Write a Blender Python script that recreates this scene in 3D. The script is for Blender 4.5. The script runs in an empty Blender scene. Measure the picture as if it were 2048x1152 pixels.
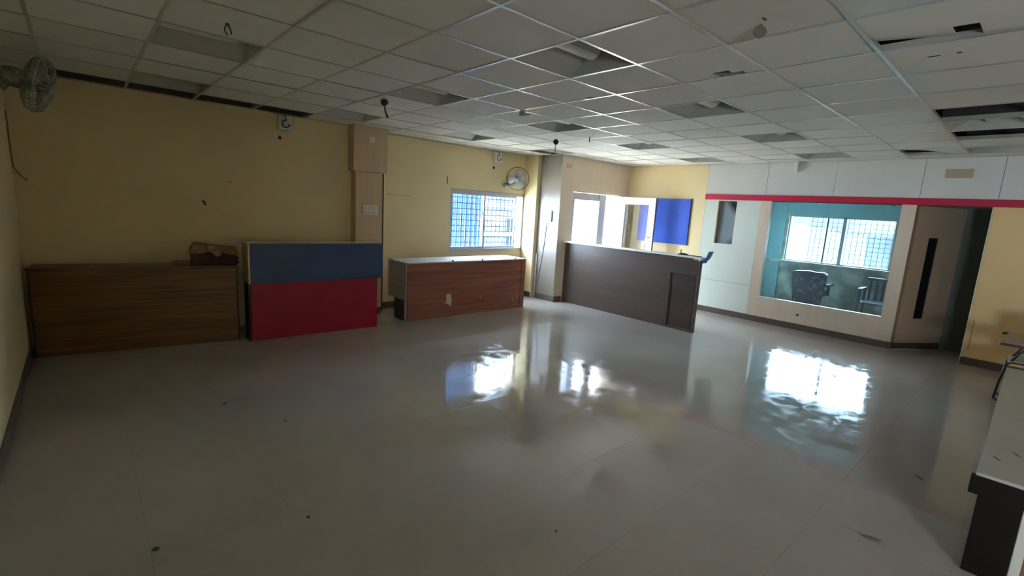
import bpy, bmesh, math, random
from mathutils import Vector, Matrix
random.seed(7)
SC = bpy.context.scene
COL = SC.collection

# ------------------------------------------------------------------ camera
cam_d = bpy.data.cameras.new('camera')
cam = bpy.data.objects.new('camera', cam_d)
COL.objects.link(cam)
RX = Vector((0.74370445, -0.66593176, 0.05863943))
DN = Vector((-0.06777597, -0.16237382, -0.98439888))
FW = Vector((0.66506399, 0.72812749, -0.1658923))
mw = Matrix.Identity(4)
for i in range(3):
    mw[i][0] = RX[i]; mw[i][1] = -DN[i]; mw[i][2] = -FW[i]
mw[0][3], mw[1][3], mw[2][3] = 0.0, 0.0, 1.693
cam.matrix_world = mw
cam_d.sensor_fit = 'HORIZONTAL'
cam_d.sensor_width = 36.0
cam_d.lens = 36.0 * 950.6 / 2048.0
cam_d.clip_start = 0.02
cam_d.clip_end = 400
SC.camera = cam

# ------------------------------------------------------------------ sky, exposure
world = bpy.data.worlds.new('sky')
SC.world = world
world.use_nodes = True
wn = world.node_tree.nodes
wn['Background'].inputs[0].default_value = (0.70, 0.84, 1.0, 1)
wn['Background'].inputs[1].default_value = 45.0
SC.view_settings.view_transform = 'Standard'
SC.view_settings.look = 'None'
SC.view_settings.exposure = 0.82
SC.view_settings.gamma = 1.0
SC.view_settings.use_curve_mapping = False
SC.cycles.max_bounces = 10
SC.cycles.diffuse_bounces = 7
SC.cycles.glossy_bounces = 4
SC.cycles.transparent_max_bounces = 12
SC.cycles.caustics_reflective = False
SC.cycles.caustics_refractive = False
SC.cycles.sample_clamp_indirect = 8.0


def portal(loc, rot, sx, sy):
    d = bpy.data.lights.new('daylight_portal', 'AREA')
    d.shape = 'RECTANGLE'; d.size = sx; d.size_y = sy
    d.cycles.is_portal = True
    o = bpy.data.objects.new('daylight_portal', d)
    COL.objects.link(o)
    o.location = loc; o.rotation_euler = rot
    return o


sun_d = bpy.data.lights.new('sun', 'SUN'); sun_d.energy = 230.0; sun_d.angle = math.radians(2.0); sun_d.color = (1.0, 0.95, 0.86)
sun = bpy.data.objects.new('sun', sun_d); COL.objects.link(sun)
sun.rotation_euler = Vector((0.62, -0.06, -0.78)).to_track_quat('-Z', 'Y').to_euler()

HP = math.pi / 2
portal((5.57, 6.98, 1.41), (-HP, 0, 0), 1.74, 1.12)      # window in the back wall
portal((7.58, 6.12, 1.05), (-HP, 0, 0), 1.46, 2.10)      # glazed door beside the long counter
portal((11.10, 2.70, 1.42), (0, HP, 0), 0.96, 1.84)       # window of the glazed cabin
portal((-0.50, -2.40, 1.40), (0, -HP, 0), 0.65, 1.0)       # unseen side opening, added to light the near right wall

# ------------------------------------------------------------------ materials
MATS = {}


def mat(name, col, rough=0.6, metal=0.0, var=0.0, scale=4.0, stretch=(1, 1, 1), col2=None, bump=0.0, spec=0.5,
        detail=4.0, lo=0.35, hi=0.65, rvar=0.0, coat=0.0):
    if name in MATS:
        return MATS[name]
    m = bpy.data.materials.new(name)
    m.use_nodes = True
    nt = m.node_tree; N = nt.nodes; L = nt.links
    b = N['Principled BSDF']
    b.inputs['Roughness'].default_value = rough
    b.inputs['Metallic'].default_value = metal
    b.inputs['Specular IOR Level'].default_value = spec
    b.inputs['Coat Weight'].default_value = coat
    b.inputs['Base Color'].default_value = (*col, 1)
    if var or col2 or bump or rvar:
        tc = N.new('ShaderNodeTexCoord'); mp = N.new('ShaderNodeMapping')
        mp.inputs['Scale'].default_value = stretch
        L.new(tc.outputs['Object'], mp.inputs[0])
        nz = N.new('ShaderNodeTexNoise'); nz.inputs['Scale'].default_value = scale
        nz.inputs['Detail'].default_value = detail
        L.new(mp.outputs[0], nz.inputs[0])
        if var or col2:
            r = N.new('ShaderNodeValToRGB')
            r.color_ramp.elements[0].position = lo; r.color_ramp.elements[1].position = hi
            c2 = col2 or tuple(c * (1 - var) for c in col)
            r.color_ramp.elements[0].color = (*c2, 1); r.color_ramp.elements[1].color = (*col, 1)
            L.new(nz.outputs[0], r.inputs[0]); L.new(r.outputs[0], b.inputs['Base Color'])
        if rvar:
            mr = N.new('ShaderNodeMapRange')
            mr.inputs['From Min'].default_value = 0.3; mr.inputs['From Max'].default_value = 0.7
            mr.inputs['To Min'].default_value = max(0.02, rough - rvar); mr.inputs['To Max'].default_value = rough + rvar
            L.new(nz.outputs[0], mr.inputs[0]); L.new(mr.outputs[0], b.inputs['Roughness'])
        if bump:
            bp = N.new('ShaderNodeBump'); bp.inputs['Strength'].default_value = bump; bp.inputs['Distance'].default_value = 0.01
            L.new(nz.outputs[0], bp.inputs['Height']); L.new(bp.outputs[0], b.inputs['Normal'])
    MATS[name] = m
    return m


def glass(name, tint=(0.9, 0.95, 0.95), refl=1.0, dust=0.0):
    m = bpy.data.materials.new(name); m.use_nodes = True
    nt = m.node_tree; N = nt.nodes; L = nt.links
    for n in list(N):
        N.remove(n)
    out = N.new('ShaderNodeOutputMaterial'); tr = N.new('ShaderNodeBsdfTransparent'); gl = N.new('ShaderNodeBsdfGlossy')
    fr = N.new('ShaderNodeFresnel'); mx = N.new('ShaderNodeMixShader')
    fr.inputs[0].default_value = 1.45
    tr.inputs[0].default_value = (*tint, 1); gl.inputs[0].default_value = (refl, refl, refl, 1); gl.inputs['Roughness'].default_value = 0.02
    gm = N.new('ShaderNodeNewGeometry'); iv = N.new('ShaderNodeMath'); iv.operation = 'SUBTRACT'; iv.inputs[0].default_value = 1.0
    mu = N.new('ShaderNodeMath'); mu.operation = 'MULTIPLY'
    L.new(gm.outputs['Backfacing'], iv.inputs[1]); L.new(iv.outputs[0], mu.inputs[0]); L.new(fr.outputs[0], mu.inputs[1])
    L.new(mu.outputs[0], mx.inputs[0]); L.new(tr.outputs[0], mx.inputs[1]); L.new(gl.outputs[0], mx.inputs[2])
    res = mx.outputs[0]
    if dust:
        df = N.new('ShaderNodeBsdfDiffuse'); df.inputs[0].default_value = (0.75, 0.8, 0.8, 1)
        tc = N.new('ShaderNodeTexCoord'); nz = N.new('ShaderNodeTexNoise'); nz.inputs['Scale'].default_value = 3.0
        nz.inputs['Detail'].default_value = 8
        L.new(tc.outputs['Object'], nz.inputs[0])
        mr = N.new('ShaderNodeMapRange'); mr.inputs['To Min'].default_value = dust * 0.4; mr.inputs['To Max'].default_value = dust * 1.6
        L.new(nz.outputs[0], mr.inputs[0])
        m2 = N.new('ShaderNodeMixShader'); L.new(mr.outputs[0], m2.inputs[0]); L.new(res, m2.inputs[1]); L.new(df.outputs[0], m2.inputs[2])
        res = m2.outputs[0]
    L.new(res, out.inputs[0])
    return m


def wood(name, dark, light, stretch, rough=0.35, scale=3.0):
    """veneer: long streaks of two browns"""
    m = bpy.data.materials.new(name); m.use_nodes = True
    nt = m.node_tree; N = nt.nodes; L = nt.links; b = N['Principled BSDF']
    b.inputs['Roughness'].default_value = rough
    tc = N.new('ShaderNodeTexCoord'); mp = N.new('ShaderNodeMapping'); mp.inputs['Scale'].default_value = stretch
    L.new(tc.outputs['Object'], mp.inputs[0])
    n1 = N.new('ShaderNodeTexNoise'); n1.inputs['Scale'].default_value = scale; n1.inputs['Detail'].default_value = 7
    n1.inputs['Distortion'].default_value = 0.6
    L.new(mp.outputs[0], n1.inputs[0])
    r = N.new('ShaderNodeValToRGB'); e = r.color_ramp.elements
    e[0].position = 0.32; e[0].color = (*dark, 1); e[1].position = 0.66; e[1].color = (*light, 1)
    md = e.new(0.5); md.color = (*[(a + c) / 2 * 0.95 for a, c in zip(dark, light)], 1)
    L.new(n1.outputs[0], r.inputs[0]); L.new(r.outputs[0], b.inputs['Base Color'])
    return m


YEL = mat('yellow_wall_paint', (0.73, 0.60, 0.34), 0.55, var=0.05, scale=1.5, bump=0.05)
LAM = mat('beige_laminate', (0.58, 0.42, 0.26), 0.35, var=0.07, scale=3, stretch=(6, 6, .4))
LAMP = mat('pink_beige_laminate', (0.68, 0.56, 0.44), 0.32, var=0.05, scale=3, stretch=(6, 6, .4))
GREYP = mat('off_white_panel_laminate', (0.66, 0.66, 0.63), 0.40, var=0.04, scale=2)
TINTP = mat('green_sheen_laminate', (0.70, 0.76, 0.68), 0.22, var=0.04, scale=2)  # off-white laminate with the green reflection tint put into its colour
REDB = mat('red_band_laminate', (0.42, 0.015, 0.05), 0.30, var=0.08, scale=3)
SKIRT = mat('brown_skirting_tile', (0.12, 0.085, 0.07), 0.30, var=0.15, scale=6)
PLAST = mat('grey_plaster', (0.46, 0.42, 0.36), 0.85, var=0.15, scale=3, bump=0.2)
CONC = mat('stained_concrete', (0.66, 0.66, 0.56), 0.85, col2=(0.26, 0.27, 0.22), scale=2.2, bump=0.3, detail=10, lo=0.42, hi=0.60)
TEAL = mat('teal_cabin_wall', (0.34, 0.58, 0.60), 0.6, var=0.1, scale=3)
CEILT = mat('ceiling_tile_board', (0.70, 0.68, 0.62), 0.75, var=0.05, scale=1.3, bump=0.06)
CEILT2 = mat('ceiling_tile_board_aged', (0.66, 0.63, 0.56), 0.8, var=0.08, scale=1.9, bump=0.06)
TBAR = mat('white_painted_steel_grid', (0.48, 0.46, 0.42), 0.30, metal=0.35)
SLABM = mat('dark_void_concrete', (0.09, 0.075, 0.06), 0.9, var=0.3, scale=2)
FIXM = mat('matt_reflector_metal', (0.44, 0.44, 0.40), 0.5)
FIXC = mat('opal_lamp_cover', (0.62, 0.62, 0.56), 0.4)
ALU = mat('aluminium_frame', (0.50, 0.51, 0.56), 0.35, metal=0.3)
DALU = mat('dark_window_gasket', (0.05, 0.05, 0.06), 0.5)
GRILL = mat('painted_iron_grille', (0.05, 0.065, 0.09), 0.7, spec=0.1)
BLACK = mat('black_plastic', (0.012, 0.012, 0.012), 0.4)
WHITEP = mat('white_plastic', (0.72, 0.71, 0.66), 0.35)
WHITE2 = mat('cream_switch_key', (0.60, 0.58, 0.52), 0.35)
GREYPL = mat('grey_plastic', (0.35, 0.35, 0.33), 0.4)
DUSTY = mat('dusty_fan_plastic', (0.36, 0.38, 0.32), 0.5, col2=(0.12, 0.13, 0.10), scale=18)
DOORW = mat('white_door_paint', (0.84, 0.84, 0.80), 0.4, var=0.03, scale=4)
STEEL = mat('brushed_steel', (0.45, 0.44, 0.42), 0.3, metal=1.0)
BLUEB = mat('blue_soft_board', (0.018, 0.075, 0.42), 0.75, col2=(0.015, 0.06, 0.42), scale=5)
BLUEL = mat('navy_laminate', (0.035, 0.075, 0.19), 0.36, var=0.12, scale=3)
REDL = mat('crimson_laminate', (0.30, 0.003, 0.028), 0.28, var=0.1, scale=3)
CREAML = mat('cream_laminate', (0.62, 0.52, 0.34), 0.4, var=0.06, scale=4)
DARKW = mat('dark_brown_board', (0.035, 0.022, 0.016), 0.45, var=0.3, scale=5)
WOOD1 = wood('amber_wood_veneer', (0.075, 0.028, 0.006), (0.19, 0.080, 0.014), (.35, 2, 9))
WOOD3 = wood('reddish_wood_veneer', (0.19, 0.065, 0.042), (0.30, 0.115, 0.072), (.35, 2, 7))
WOOD4 = wood('dark_brown_wood_veneer', (0.082, 0.054, 0.045), (0.100, 0.067, 0.055), (2, .35, 5), 0.36)
WOODR = wood('reveal_wood', (0.14, 0.07, 0.03), (0.32, 0.17, 0.08), (6, 6, .6))
TORN = mat('exposed_backing', (0.62, 0.52, 0.46), 0.8, var=0.1, scale=30)
DUSTW = mat('dusty_white_laminate', (0.55, 0.55, 0.58), 0.35, var=0.12, scale=4)
BENCH = mat('light_grey_laminate', (0.42, 0.41, 0.36), 0.35, var=0.08, scale=2)
CARD = mat('brown_cardboard', (0.28, 0.16, 0.07), 0.8, var=0.2, scale=10)
CARDD = mat('dark_maroon_cardboard', (0.05, 0.012, 0.010), 0.7, var=0.3, scale=10)
PAPER = mat('grey_paper', (0.34, 0.30, 0.27), 0.7, var=0.2, scale=20)
LEATH = mat('dark_blue_leatherette', (0.008, 0.012, 0.028), 0.30, col2=(0.13, 0.16, 0.22), scale=14, detail=10, lo=0.36, hi=0.46)
CHAIRP = mat('blue_grey_moulded_plastic', (0.035, 0.05, 0.09), 0.35)
TUBE = mat('black_steel_tube', (0.03, 0.03, 0.028), 0.3, metal=0.5)
SEATP = mat('grey_seat_laminate', (0.40, 0.38, 0.33), 0.4)
TABW = mat('worn_wooden_tablet', (0.30, 0.20, 0.13), 0.45, var=0.15, scale=6)
GROUND = mat('outside_paving', (0.62, 0.60, 0.55), 0.9, var=0.1, scale=2)
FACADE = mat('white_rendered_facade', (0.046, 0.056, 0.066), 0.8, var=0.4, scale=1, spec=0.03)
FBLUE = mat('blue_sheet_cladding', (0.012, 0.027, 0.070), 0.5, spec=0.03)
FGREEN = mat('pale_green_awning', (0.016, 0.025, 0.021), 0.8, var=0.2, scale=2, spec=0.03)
LEAFD = mat('dry_leaf', (0.13, 0.12, 0.07), 0.7)
GLASSW = glass('clear_window_glass', (0.92, 0.96, 0.98))
GLASSD = glass('door_glass', (0.90, 0.93, 0.95))
GLASSC = glass('tinted_cabin_glass', (0.76, 0.84, 0.86), 1.0, 0.05)
GLASSB = mat('dark_smoked_glass', (0.010, 0.011, 0.012), 0.12)
GLASSH = mat('hatch_dark_glass', (0.02, 0.03, 0.03), 0.05, col2=(0.20, 0.25, 0.28), scale=1.6, lo=0.40, hi=0.56, detail=1)


def floor_mat():
    m = bpy.data.materials.new('glossy_vitrified_tile'); m.use_nodes = True
    nt = m.node_tree; N = nt.nodes; L = nt.links; b = N['Principled BSDF']
    b.inputs['Specular IOR Level'].default_value = 0.38; g = N.new('ShaderNodeNewGeometry'); oi = N.new('ShaderNodeObjectInfo')
    n1 = N.new('ShaderNodeTexNoise'); n1.inputs['Scale'].default_value = 0.9; n1.inputs['Detail'].default_value = 8
    n2 = N.new('ShaderNodeTexNoise'); n2.inputs['Scale'].default_value = 5.0; n2.inputs['Detail'].default_value = 9; n2.inputs['Distortion'].default_value = 1.2
    L.new(g.outputs['Position'], n1.inputs[0]); L.new(g.outputs['Position'], n2.inputs[0])
    r = N.new('ShaderNodeValToRGB'); e = r.color_ramp.elements
    e[0].position = 0.3; e[0].color = (0.34, 0.30, 0.27, 1); e[1].position = 0.7; e[1].color = (0.42, 0.375, 0.345, 1)
    L.new(n1.outputs[0], r.inputs[0])
    hv = N.new('ShaderNodeHueSaturation'); mr = N.new('ShaderNodeMapRange')
    mr.inputs['To Min'].default_value = 0.988; mr.inputs['To Max'].default_value = 1.012
    L.new(oi.outputs['Random'], mr.inputs[0]); L.new(mr.outputs[0], hv.inputs['Value']); L.new(r.outputs[0], hv.inputs['Color'])
    L.new(hv.outputs[0], b.inputs['Base Color'])
    rr = N.new('ShaderNodeMapRange'); rr.inputs['From Min'].default_value = 0.35; rr.inputs['From Max'].default_value = 0.7
    rr.inputs['To Min'].default_value = 0.03; rr.inputs['To Max'].default_value = 0.17
    L.new(n2.outputs[0], rr.inputs[0]); L.new(rr.outputs[0], b.inputs['Roughness'])
    n3 = N.new('ShaderNodeTexNoise'); n3.inputs['Scale'].default_value = 2.2; n3.inputs['Detail'].default_value = 2
    L.new(g.outputs['Position'], n3.inputs[0])
    bp = N.new('ShaderNodeBump'); bp.inputs['Strength'].default_value = 0.05; bp.inputs['Distance'].default_value = 0.02
    L.new(n3.outputs[0], bp.inputs['Height']); L.new(bp.outputs[0], b.inputs['Normal'])
    return m


FLOORM = floor_mat()
GROUT = mat('dark_joint', (0.20, 0.18, 0.16), 0.8)


# ------------------------------------------------------------------ mesh helpers
class MB:
    def __init__(s):
        s.bm = bmesh.new(); s.mats = []

    def mi(s, m):
        if m is None:
            return 0
        if m not in s.mats:
            s.mats.append(m)
        return s.mats.index(m)

    def box(s, x0, x1, y0, y1, z0, z1, m=None, rot=0.0, c=None):
        vs = [s.bm.verts.new((x, y, z)) for z in (z0, z1) for x, y in ((x0, y0), (x1, y0), (x1, y1), (x0, y1))]
        if rot:
            c = Vector(c or ((x0 + x1) / 2, (y0 + y1) / 2, 0))
            bmesh.ops.rotate(s.bm, cent=c, matrix=Matrix.Rotation(rot, 3, 'Z'), verts=vs)
        k = s.mi(m)
        for f in ((0, 3, 2, 1), (4, 5, 6, 7), (0, 1, 5, 4), (1, 2, 6, 5), (2, 3, 7, 6), (3, 0, 4, 7)):
            s.bm.faces.new([vs[i] for i in f]).material_index = k
        return s

    def prism(s, pts, axis, a, b, m=None):
        """closed 2-D outline pts swept along axis from a to b"""
        def P(u, v, w):
            return {'x': (w, u, v), 'y': (u, w, v), 'z': (u, v, w)}[axis]
        A = [s.bm.verts.new(P(u, v, a)) for u, v in pts]; B = [s.bm.verts.new(P(u, v, b)) for u, v in pts]
        k = s.mi(m); n = len(pts)
        fs = [s.bm.faces.new(A), s.bm.faces.new(B[::-1])]
        for i in range(n):
            fs.append(s.bm.faces.new((A[i], B[i], B[(i + 1) % n], A[(i + 1) % n])))
        for f in fs:
            f.material_index = k
        bmesh.ops.recalc_face_normals(s.bm, faces=fs)
        return s

    def tube(s, pts, r, seg=8, m=None, closed=False):
        pts = [Vector(p) for p in pts]; n = len(pts); rings = []; k = s.mi(m)
        for i, p in enumerate(pts):
            a = pts[i - 1] if (i or closed) else pts[i]; b = pts[(i + 1) % n] if (i < n - 1 or closed) else pts[i]
            d = (b - a).normalized()
            if d.length < 1e-6:
                d = Vector((0, 0, 1))
            if i == 0 or not rings:
                u = d.orthogonal().normalized()
            else:
                u = (u - d * u.dot(d)).normalized()
            w = d.cross(u); rr = r[i] if isinstance(r, (list, tuple)) else r
            rings.append([s.bm.verts.new(p + (u * math.cos(t * 2 * math.pi / seg) + w * math.sin(t * 2 * math.pi / seg)) * rr) for t in range(seg)])
        fs = []
        for i in range(n if closed else n - 1):
            A, B = rings[i], rings[(i + 1) % n]
            for t in range(seg):
                fs.append(s.bm.faces.new((A[t], A[(t + 1) % seg], B[(t + 1) % seg], B[t])))
        if not closed:
            fs.append(s.bm.faces.new(rings[0][::-1])); fs.append(s.bm.faces.new(rings[-1]))
        for f in fs:
            f.material_index = k; f.smooth = True
        return s

    def lathe(s, prof, c, axis=(0, 0, 1), seg=24, m=None):
        """prof: (radius, height) along axis from c"""
        q = Vector((0, 0, 1)).rotation_difference(Vector(axis).normalized()); c = Vector(c); k = s.mi(m); rings = []
        for r, h in prof:
            rings.append([s.bm.verts.new(c + q @ Vector((r * math.cos(t * 2 * math.pi / seg), r * math.sin(t * 2 * math.pi / seg), h))) for t in range(seg)])
        fs = []
        for A, B in zip(rings, rings[1:]):
            for t in range(seg):
                fs.append(s.bm.faces.new((A[t], A[(t + 1) % seg], B[(t + 1) % seg], B[t])))
        fs.append(s.bm.faces.new(rings[0][::-1])); fs.append(s.bm.faces.new(rings[-1]))
        for f in fs:
            f.material_index = k; f.smooth = True
        return s

    def cells(s, xs, ys, holes, z0, z1, m=None):
        """slab on a grid of cells with some cells left open"""
        V = {}
        def v(i, j, z):
            if (i, j, z) not in V:
                V[(i, j, z)] = s.bm.verts.new((xs[i], ys[j], z))
            return V[(i, j, z)]
        nx, ny = len(xs) - 1, len(ys) - 1
        ok = {(i, j) for i in range(nx) for j in range(ny)} - set(holes)
        for i, j in ok:
            s.bm.faces.new((v(i, j, z1), v(i + 1, j, z1), v(i + 1, j + 1, z1), v(i, j + 1, z1)))
            s.bm.faces.new((v(i, j, z0), v(i, j + 1, z0), v(i + 1, j + 1, z0), v(i + 1, j, z0)))
            for di, dj, a, b in ((0, -1, (i, j), (i + 1, j)), (1, 0, (i + 1, j), (i + 1, j + 1)), (0, 1, (i + 1, j + 1), (i, j + 1)), (-1, 0, (i, j + 1), (i, j))):
                if (i + di, j + dj) not in ok:
                    s.bm.faces.new((v(*a, z0), v(*b, z0), v(*b, z1), v(*a, z1)))
        s.mi(m)
        return s

    def build(s, name, m=None, parent=None, bevel=0.0, loc=None):
        me = bpy.data.meshes.new(name)
        s.bm.to_mesh(me); s.bm.free()
        for q in (s.mats or [m]):
            if q:
                me.materials.append(q)
        if m and not s.mats:
            pass
        o = bpy.data.objects.new(name, me); COL.objects.link(o)
        if parent:
            o.parent = parent
            if loc is None:
                o.matrix_parent_inverse = parent.matrix_world.inverted() if False else Matrix.Translation(-parent.location) if parent.rotation_euler.z == 0 else Matrix.Identity(4)
        if loc:
            o.location = loc
        if bevel:
            b = o.modifiers.new('bevel', 'BEVEL'); b.width = bevel; b.segments = 2; b.limit_method = 'ANGLE'
        return o


def tag(o, label, cat, group=None):
    o['label'] = label; o['category'] = cat
    if group:
        o['group'] = group
    return o


def thing(name, label, cat, loc, rz=0.0, group=None):
    o = bpy.data.objects.new(name, None); COL.objects.link(o)
    o.empty_display_size = 0.1
    o.location = loc; o.rotation_euler = (0, 0, rz)
    return tag(o, label, cat, group)


def st(o):
    o['kind'] = 'structure'
    return o


def root_struct(name):
    o = bpy.data.objects.new(name, None); COL.objects.link(o); o.empty_display_size = 0.1
    return st(o)


# ================================================================== SETTING
ZC = 2.687
XL, XR = -0.45, 8.60
YREAR = -4.0

# ---- floor: screed plus tiles
fl = root_struct('floor')
MB().box(XL - 0.2, 11.4, YREAR - 0.2, 7.0, -0.12, -0.010).build('screed', GROUT, fl)
MB().box(XL, XR + 0.0, YREAR, -0.56, -0.010, 0.0).build('rear_floor_area', FLOORM, fl)
MB().box(XR + 0.0, 11.3, YREAR, 6.9, -0.010, -0.002).build('cabin_floor_area', FLOORM, fl)
tx = [XL] + [0.14 + 0.6 * k for k in range(15)] + [XR]
tx = [v for v in tx if v <= XR]
ty = [-0.56 + 0.6 * k for k in range(13)] + [6.83]
J = 0.0005
tile_meshes = {}
for a in range(len(tx) - 1):
    for b in range(len(ty) - 1):
        x0, x1, y0, y1 = tx[a], tx[a + 1], ty[b], ty[b + 1]
        if x1 - x0 < 0.02 or y1 - y0 < 0.02:
            continue
        key = (round(x1 - x0, 3), round(y1 - y0, 3))
        if key not in tile_meshes:
            w, h = key
            o = MB().box(J, w - J, J, h - J, -0.010, 0.0).build('tile', FLOORM, fl, loc=(x0, y0, 0))
            tile_meshes[key] = o.data
        else:
            o = bpy.data.objects.new('tile', tile_meshes[key]); COL.objects.link(o); o.parent = fl; o.location = (x0, y0, 0)
        o.location.z = random.uniform(-0.0004, 0.0)

# ---- walls
YB1, YB2, YD = 6.68, 6.83, 5.96
WT = 3.25   # wall top, above the suspended ceiling
w = root_struct('wall_left')
MB().box(XL - 0.2, XL, -1.9, YB1 + 0.2, -0.12, 2.70).box(XL - 0.2, XL, YREAR, -2.9, -0.12, 2.70).box(XL - 0.2, XL, -2.9, -1.9, -0.12, 1.1).box(XL - 0.2, XL, -2.9, -1.9, 1.75, 2.70).build('plaster', YEL, w)  # gap behind the camera added to light the near right wall
MB().box(XL - 1.5, XL - 0.2, -3.5, -1.3, 2.15, 2.25).build('sun_blocker', PLAST, w)  # added unseen overhang that keeps direct sun out of the side gap
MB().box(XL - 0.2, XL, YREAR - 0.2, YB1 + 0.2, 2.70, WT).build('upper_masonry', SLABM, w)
st(MB().box(XL, XL + 0.012, YREAR, 6.30, 0, 0.10).build('baseboard_left', SKIRT))

w = root_struct('wall_back')
MB().box(XL, 2.90, YB1, YB1 + 0.25, -0.12, 2.70).build('plaster', YEL, w)
MB().box(XL, 2.90, YB1, YB1 + 0.25, 2.70, WT).build('upper_masonry', SLABM, w)
# part with the window: x 2.9..6.62, hole 4.70..6.42
wm = MB(); wm.box(2.90, 4.70, YB2, YB2 + 0.2, -0.12, WT).box(4.70, 6.415, YB2, YB2 + 0.2, -0.12, 0.865).box(4.70, 6.415, YB2, YB2 + 0.2, 1.96, WT)
wm.box(6.415, 6.62, 6.50, YB2 + 0.2, -0.12, WT)
wm.build('plaster', YEL, w)
st(MB().box(3.31, 6.41, YB2 - 0.012, YB2, 0, 0.10).box(6.403, 6.415, 6.50, YB2 - 0.012, 0, 0.10).build('baseboard_back', SKIRT))

# pillar between the desks
p = root_struct('wall_pillar')
MB().box(2.89, 3.295, 6.52, YB2, 0.10, 2.07).build('lower_casing', LAM, p)
MB().box(2.845, 3.35, 6.49, YB2, 2.075, WT).build('upper_casing', LAM, p)
MB().box(3.295, 3.312, 6.515, 6.535, 0.05, 2.07).build('loose_edge_strip', DARKW, p)
MB().box(2.90, 3.285, 6.53, YB2, 0, 0.10).build('plinth', SKIRT, p)

# pillar beside the wall fan
p = root_struct('wall_pillar')
MB().box(6.50, 6.66, YD, 6.9, -0.1, 2.70).build('casing', LAMP, p)
MB().box(6.497, 6.4995, YD + 0.003, 6.49, 0.10, 2.69).build('side_panel', mat('shaded_side_laminate', (0.24, 0.205, 0.175), 0.35, var=0.06, scale=3), p)  # thin darker sheet: shade on this pillar side put into the colour
MB().box(6.50, 6.66, YD, 6.9, 2.70, WT).build('upper_masonry', SLABM, p)
MB().box(6.488, 6.50, YD - 0.012, 6.44, 0, 0.10).box(6.50, 6.70, YD - 0.012, YD, 0, 0.10).build('plinth', SKIRT, p)
MB().box(6.475, 6.50, 6.435, 6.50, 0.02, 0.86).build('dark_edge_board', GREYPL, p)

# wall with the glazed door: x 6.62..8.8, opening 6.845..8.30
w = root_struct('wall_door')
MB().box(6.66, 6.845, YD, YD + 0.16, -0.1, WT).build('panel', LAMP, w)
MB().box(6.845, 8.305, YD, YD + 0.16, 2.06, WT).build('panel', LAMP, w)
MB().box(8.305, 8.80, YD, YD + 0.16, -0.1, WT).build('panel', LAMP, w)

# right wall, painted part
w = root_struct('wall_right')
MB().box(XR, XR + 0.12, 4.27, YD, -0.1, WT).build('plaster', YEL, w)
# laminated partition: upper panels
seams = [4.27, 3.24, 2.26, 1.23, 0.46, -0.55, -1.75, -2.9, YREAR]
g = 0.0025
for a, b in zip(seams, seams[1:]):
    MB().box(XR, XR + 0.09, b + g, a - g, 2.155, 2.72).build('panel', GREYP, w)
MB().box(XR + 0.02, XR + 0.07, YREAR, 4.27, 2.05, WT).build('partition_core', DARKW, w)
# left green-tinted panels with the hatch opening (y 3.69..4.02, z 1.28..2.04)
m_ = MB().cells([3.288, 3.69, 4.02, 4.267], [0.605, 1.28, 2.04, 2.06], [(1, 1)], 0, 0.09)
for v in m_.bm.verts:
    y, z, x = v.co
    v.co = (XR + x, y, z)
bmesh.ops.recalc_face_normals(m_.bm, faces=m_.bm.faces)
m_.build('panel', TINTP, w)
MB().box(XR, XR + 0.09, 3.288, 4.267, 0.10, 0.600).build('panel', TINTP, w)
MB().box(XR + 0.03, XR + 0.07, 3.2, 4.267, 0.0, 0.62).build('partition_core', DARKW, w)
# beige surround of the cabin glass
MB().box(XR - 0.006, XR + 0.09, 3.122, 3.284, 0.10, 2.06).build('panel', LAMP, w)
MB().box(XR - 0.006, XR + 0.09, 1.402, 3.120, 0.10, 0.440).build('panel', LAMP, w)
MB().box(XR - 0.006, XR + 0.09, 1.235, 1.400, 0.10, 2.06).build('panel', LAMP, w)
# beyond the doorway
RY = mat('yellow_panel_laminate', (0.74, 0.51, 0.23), 0.40, var=0.05, scale=2)
MB().box(XR, XR + 0.09, YREAR, 0.485, 0.10, 2.06).build('panel', RY, w)
MB().box(XR - 0.004, XR + 0.10, 0.485, 0.492, 0.0, 2.06).build('door_jamb', WHITEP, w)
MB().box(XR - 0.004, XR + 0.10, 1.222, 1.234, 0.0, 2.06).build('door_jamb', WOODR, w)
MB().box(XR - 0.001, XR + 0.002, 0.429, 0.434, 0.20, 0.61).build('scratched_seam', SKIRT, w)
st(MB().box(XR - 0.018, XR + 0.05, YREAR, 4.275, 2.062, 2.155).build('trim_1', REDB))
st(MB().box(XR - 0.014, XR + 0.09, 1.235, 4.27, 0, 0.10).build('baseboard_right', SKIRT))
st(MB().box(XR - 0.012, XR, 4.27, YD, 0, 0.10).build('baseboard_right', SKIRT))
st(MB().box(XR - 0.014, XR + 0.09, YREAR, 0.484, 0, 0.10).build('baseboard_right', SKIRT))

# rear wall behind the photographer
w = root_struct('wall_rear')
MB().box(XL - 0.2, 9.5, YREAR - 0.2, YREAR, -0.1, WT).build('plaster', YEL, w)

# ---- doors
d1 = root_struct('door_1')
d1.location = (0, 0, 0)
# fixed glazed leaf, in a grey frame
fr = MB()
fr.box(6.85, 6.98, YD + 0.07, YD + 0.11, 0, 2.055).box(7.705, 7.92, YD + 0.05, YD + 0.13, 0, 2.055).box(6.98, 7.705, YD + 0.07, YD + 0.11, 1.925, 2.055).box(6.98, 7.705, YD + 0.07, YD + 0.11, 0, 0.16)
fr.build('door_frame', ALU, d1)
MB().box(6.98, 7.705, YD + 0.088, YD + 0.094, 0.16, 1.925).build('pane', GLASSD, d1)
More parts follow.
